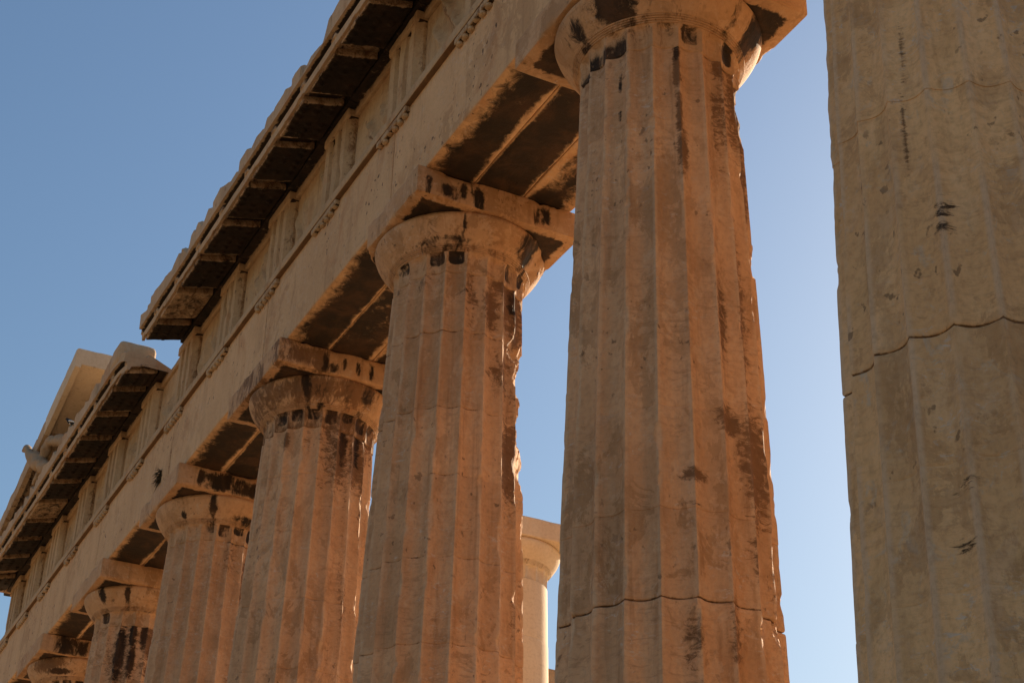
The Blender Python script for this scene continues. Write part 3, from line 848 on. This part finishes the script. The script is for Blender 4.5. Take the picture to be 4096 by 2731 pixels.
def build_statues():
    h = skin_body('horse_statue', [
        (19.85, 1.50, 13.48, .12), (20.25, 1.56, 13.66, .15), (20.65, 1.60, 13.92, .19), (20.95, 1.64, 14.10, .165), (21.20, 1.69, 14.26, .105), (21.42, 1.71, 14.45, .078),
        (21.58, 1.73, 14.58, .09), (21.76, 1.75, 14.62, .078)],
        [(0, 1), (1, 2), (2, 3), (3, 4), (4, 5), (5, 6), (6, 7)], M_CORN, sub=3, lump=.09)
    h['label'] = 'broken marble horse head and neck rearing over the cornice edge at far left'; h['category'] = 'statue'; h['kind'] = 'thing'
    f = skin_body('reclining_statue', [
        (19.05, 1.20, 13.66, .20), (18.70, 1.20, 14.0, .19), (18.55, 1.2, 14.3, .10), (19.5, 1.42, 13.95, .13), (20.25, 1.55, 14.22, .11), (20.45, 1.56, 13.95, .09), (20.75, 1.55, 13.62, .065), (20.95, 1.60, 13.56, .05),
        (19.55, 1.10, 13.75, .13), (20.3, 1.15, 13.75, .10), (21.0, 1.2, 13.6, .07)],
        [(0, 1), (1, 2), (0, 3), (3, 4), (4, 5), (5, 6), (6, 7), (0, 8), (8, 9), (9, 10)], M_CORN, sub=3, lump=.09)
    f['label'] = 'pale marble reclining figure with raised knee under the raking cornice'; f['category'] = 'statue'; f['kind'] = 'thing'
    # magpie perched on the cornice edge
    bx, by, bz = 17.88, 1.60, 13.50
    b = thing('bird', 'small black and white bird perched on the cornice edge', 'bird', None, (bx, by, bz))
    b.scale = (.8, .8, .8); b.rotation_euler = (0, 0, math.radians(40))
    black, whitem = plain('black_feathers', (.012, .012, .014), .85), plain('white_feathers', (.75, .75, .74), .7)
    def part(nm, nodes, edges, mat):
        o = skin_body(nm, nodes, edges, mat, b, 2)
        return o
    part('body', [(0, 0, .10, .055), (.06, 0, .14, .055), (-.06, 0, .075, .04), (.12, 0, .205, .036), (.145, 0, .225, .03), (.19, 0, .22, .008)], [(0, 1), (0, 2), (1, 3), (3, 4), (4, 5)], black)
    part('belly', [(-.01, -.0, .075, .05), (.04, 0, .10, .05)], [(0, 1)], whitem)
    part('wing', [(.05, .05, .135, .02), (-.03, .055, .11, .022), (-.10, .045, .085, .012)], [(0, 1), (1, 2)], whitem)
    part('wing', [(.05, -.05, .135, .02), (-.03, -.055, .11, .022), (-.10, -.045, .085, .012)], [(0, 1), (1, 2)], whitem)
    part('tail', [(-.08, 0, .075, .018), (-.22, 0, .03, .014), (-.30, 0, .01, .010)], [(0, 1), (1, 2)], black)
    for s in (-.02, .02):
        part('leg', [(0, s, .07, .006), (.005, s, .03, .005), (.0, s, .0, .006)], [(0, 1), (1, 2)], black)
build_statues()

# ------------------------------------------------------------------ porch behind the front row: restored smooth column, wall end
def build_porch():
    px, py, base, zt = 12.85, -4.98, .70, 10.86
    def col(px, label):
        t = thing('smooth_column', label, 'column', None, (px, py, base))
        k0 = set(bpy.data.objects)
        make_shaft(px, t, M_NEW, [(1.3, .3), (2.6, .3), (3.9, .3), (5.0, .3), (6.1, .3), (7.15, .35), (8.2, .35)], [], [], [], 55, fluted=False, rb=.82, rt_=.69, z_base=base, height=zt-base-.975, tilt=0, cy=py, dz=.12)
        make_capital(px, py, zt, t, M_NEW, seed=56, fluted=True, hw=.93, rt_=.69, chip=.02, soffit=False, mott=.1)
        for o in set(bpy.data.objects)-k0: o.matrix_parent_inverse = Matrix.Translation((-px, -py, -base))
    col(px, 'smooth pale restored column standing behind the row, sunlit on its right edge')
    o = stone('stone_step', (-2.0, -20, .003), (24, -3.6, .70), M_FLOOR, None, res=1.0, r=.02, chip=.02, seed=12)
    o['kind'] = 'structure'; o.name = 'porch_pavement'
    w = thing('ruined_wall', 'end of a ruined ashlar wall glimpsed just right of the smooth pale column', 'wall', None, (19.6, -10, .70))
    z = .70
    for k in range(18):
        z1 = z+.575
        q = stone('wall_course', (19.0+.01*(k % 2), -10.6, z+.002), (20.2, -9.05-.02*(k % 3), z1), M_FRIEZE, w, res=.25, r=.015, chip=.05, seed=2000+k)
        q.matrix_parent_inverse = Matrix.Translation((-19.6, 10, -.70))
        z = z1
build_porch()

# ------------------------------------------------------------------ the temple's side colonnade, running back from the near corner (just outside the picture)
def build_side():
    t = thing('side_colonnade', 'sunlit fluted side colonnade running back from the near corner column', 'colonnade', None, (-3.653, -3.7, 0))
    inv = Matrix.Translation((3.653, 3.7, 0))
    first = None
    for k in range(9):
        y = -3.7-4.29*k
        if first is None:
            k0 = set(bpy.data.objects)
            make_shaft(-3.653, t, M_SHAFT, [(1.8, .4), (3.6, .4), (5.4, .4), (7.2, .4)], [], [], [], 900, segs=6, dz=.3, cy=y, tilt=0)
            stone('capital', (-3.653-1, y-1, 9.95), (-3.653+1, y+1, TOP), M_CAP, t, res=.2, seed=3)
            lathe('echinus', -3.653, y, [(.735, 9.55), (.76, 9.75), (.96, 9.96)], M_CAP, t, 32)
            first = list(set(bpy.data.objects)-k0)
            for o in first: o.matrix_parent_inverse = inv
        else:
            for o in first:
                c = o.copy(); C.objects.link(c); c.location = (0, y+3.7, 0)
    q = stone('architrave', (-3.653-.9, -40, TOP+.002), (-3.653+.9, -.95, 13.1), M_ARCH, t, res=.4, r=.02, chip=.03, seed=71); q.matrix_parent_inverse = inv
    q = stone('cornice', (-3.653-1.6, -40, 13.105), (-3.653+.9, -.31, 13.5), M_CORN, t, res=.4, r=.02, chip=.05, seed=72); q.matrix_parent_inverse = inv
build_side()

def build_tuft():
    rng = random.Random(8)
    m = plain('dry_stalks', (.07, .05, .022), .8)
    root = Vector((13.30, .90, 10.78))
    V, T = [], []
    for k in range(90):
        a = rng.uniform(0, 1)
        p = root+Vector((rng.uniform(-.05, .05), 0, rng.uniform(-.10, .12)))
        d = Vector((rng.uniform(-.25, .75), rng.uniform(.25, .9), rng.uniform(-1.1, .25))).normalized()
        L = rng.uniform(.05, .17)
        q = p+d*L+Vector((0, 0, -.25*L))
        mid = p+d*L*.55
        n = d.cross(Vector((rng.uniform(-1, 1), rng.uniform(-1, 1), rng.uniform(-1, 1)))).normalized()*.008
        i = len(V)
        V += [p-n, p+n, mid+n*.9, mid-n*.9, q]
        T += [(i, i+1, i+2), (i, i+2, i+3), (i+3, i+2, i+4)]
    o = link('dry_plant', [tuple(v) for v in V], np.zeros((0, 4)), m, None, None, smooth=False, tris=T)
    o['label'] = 'dark dry tuft of weeds growing from the architrave face'; o['category'] = 'plant'; o['kind'] = 'thing'
build_tuft()
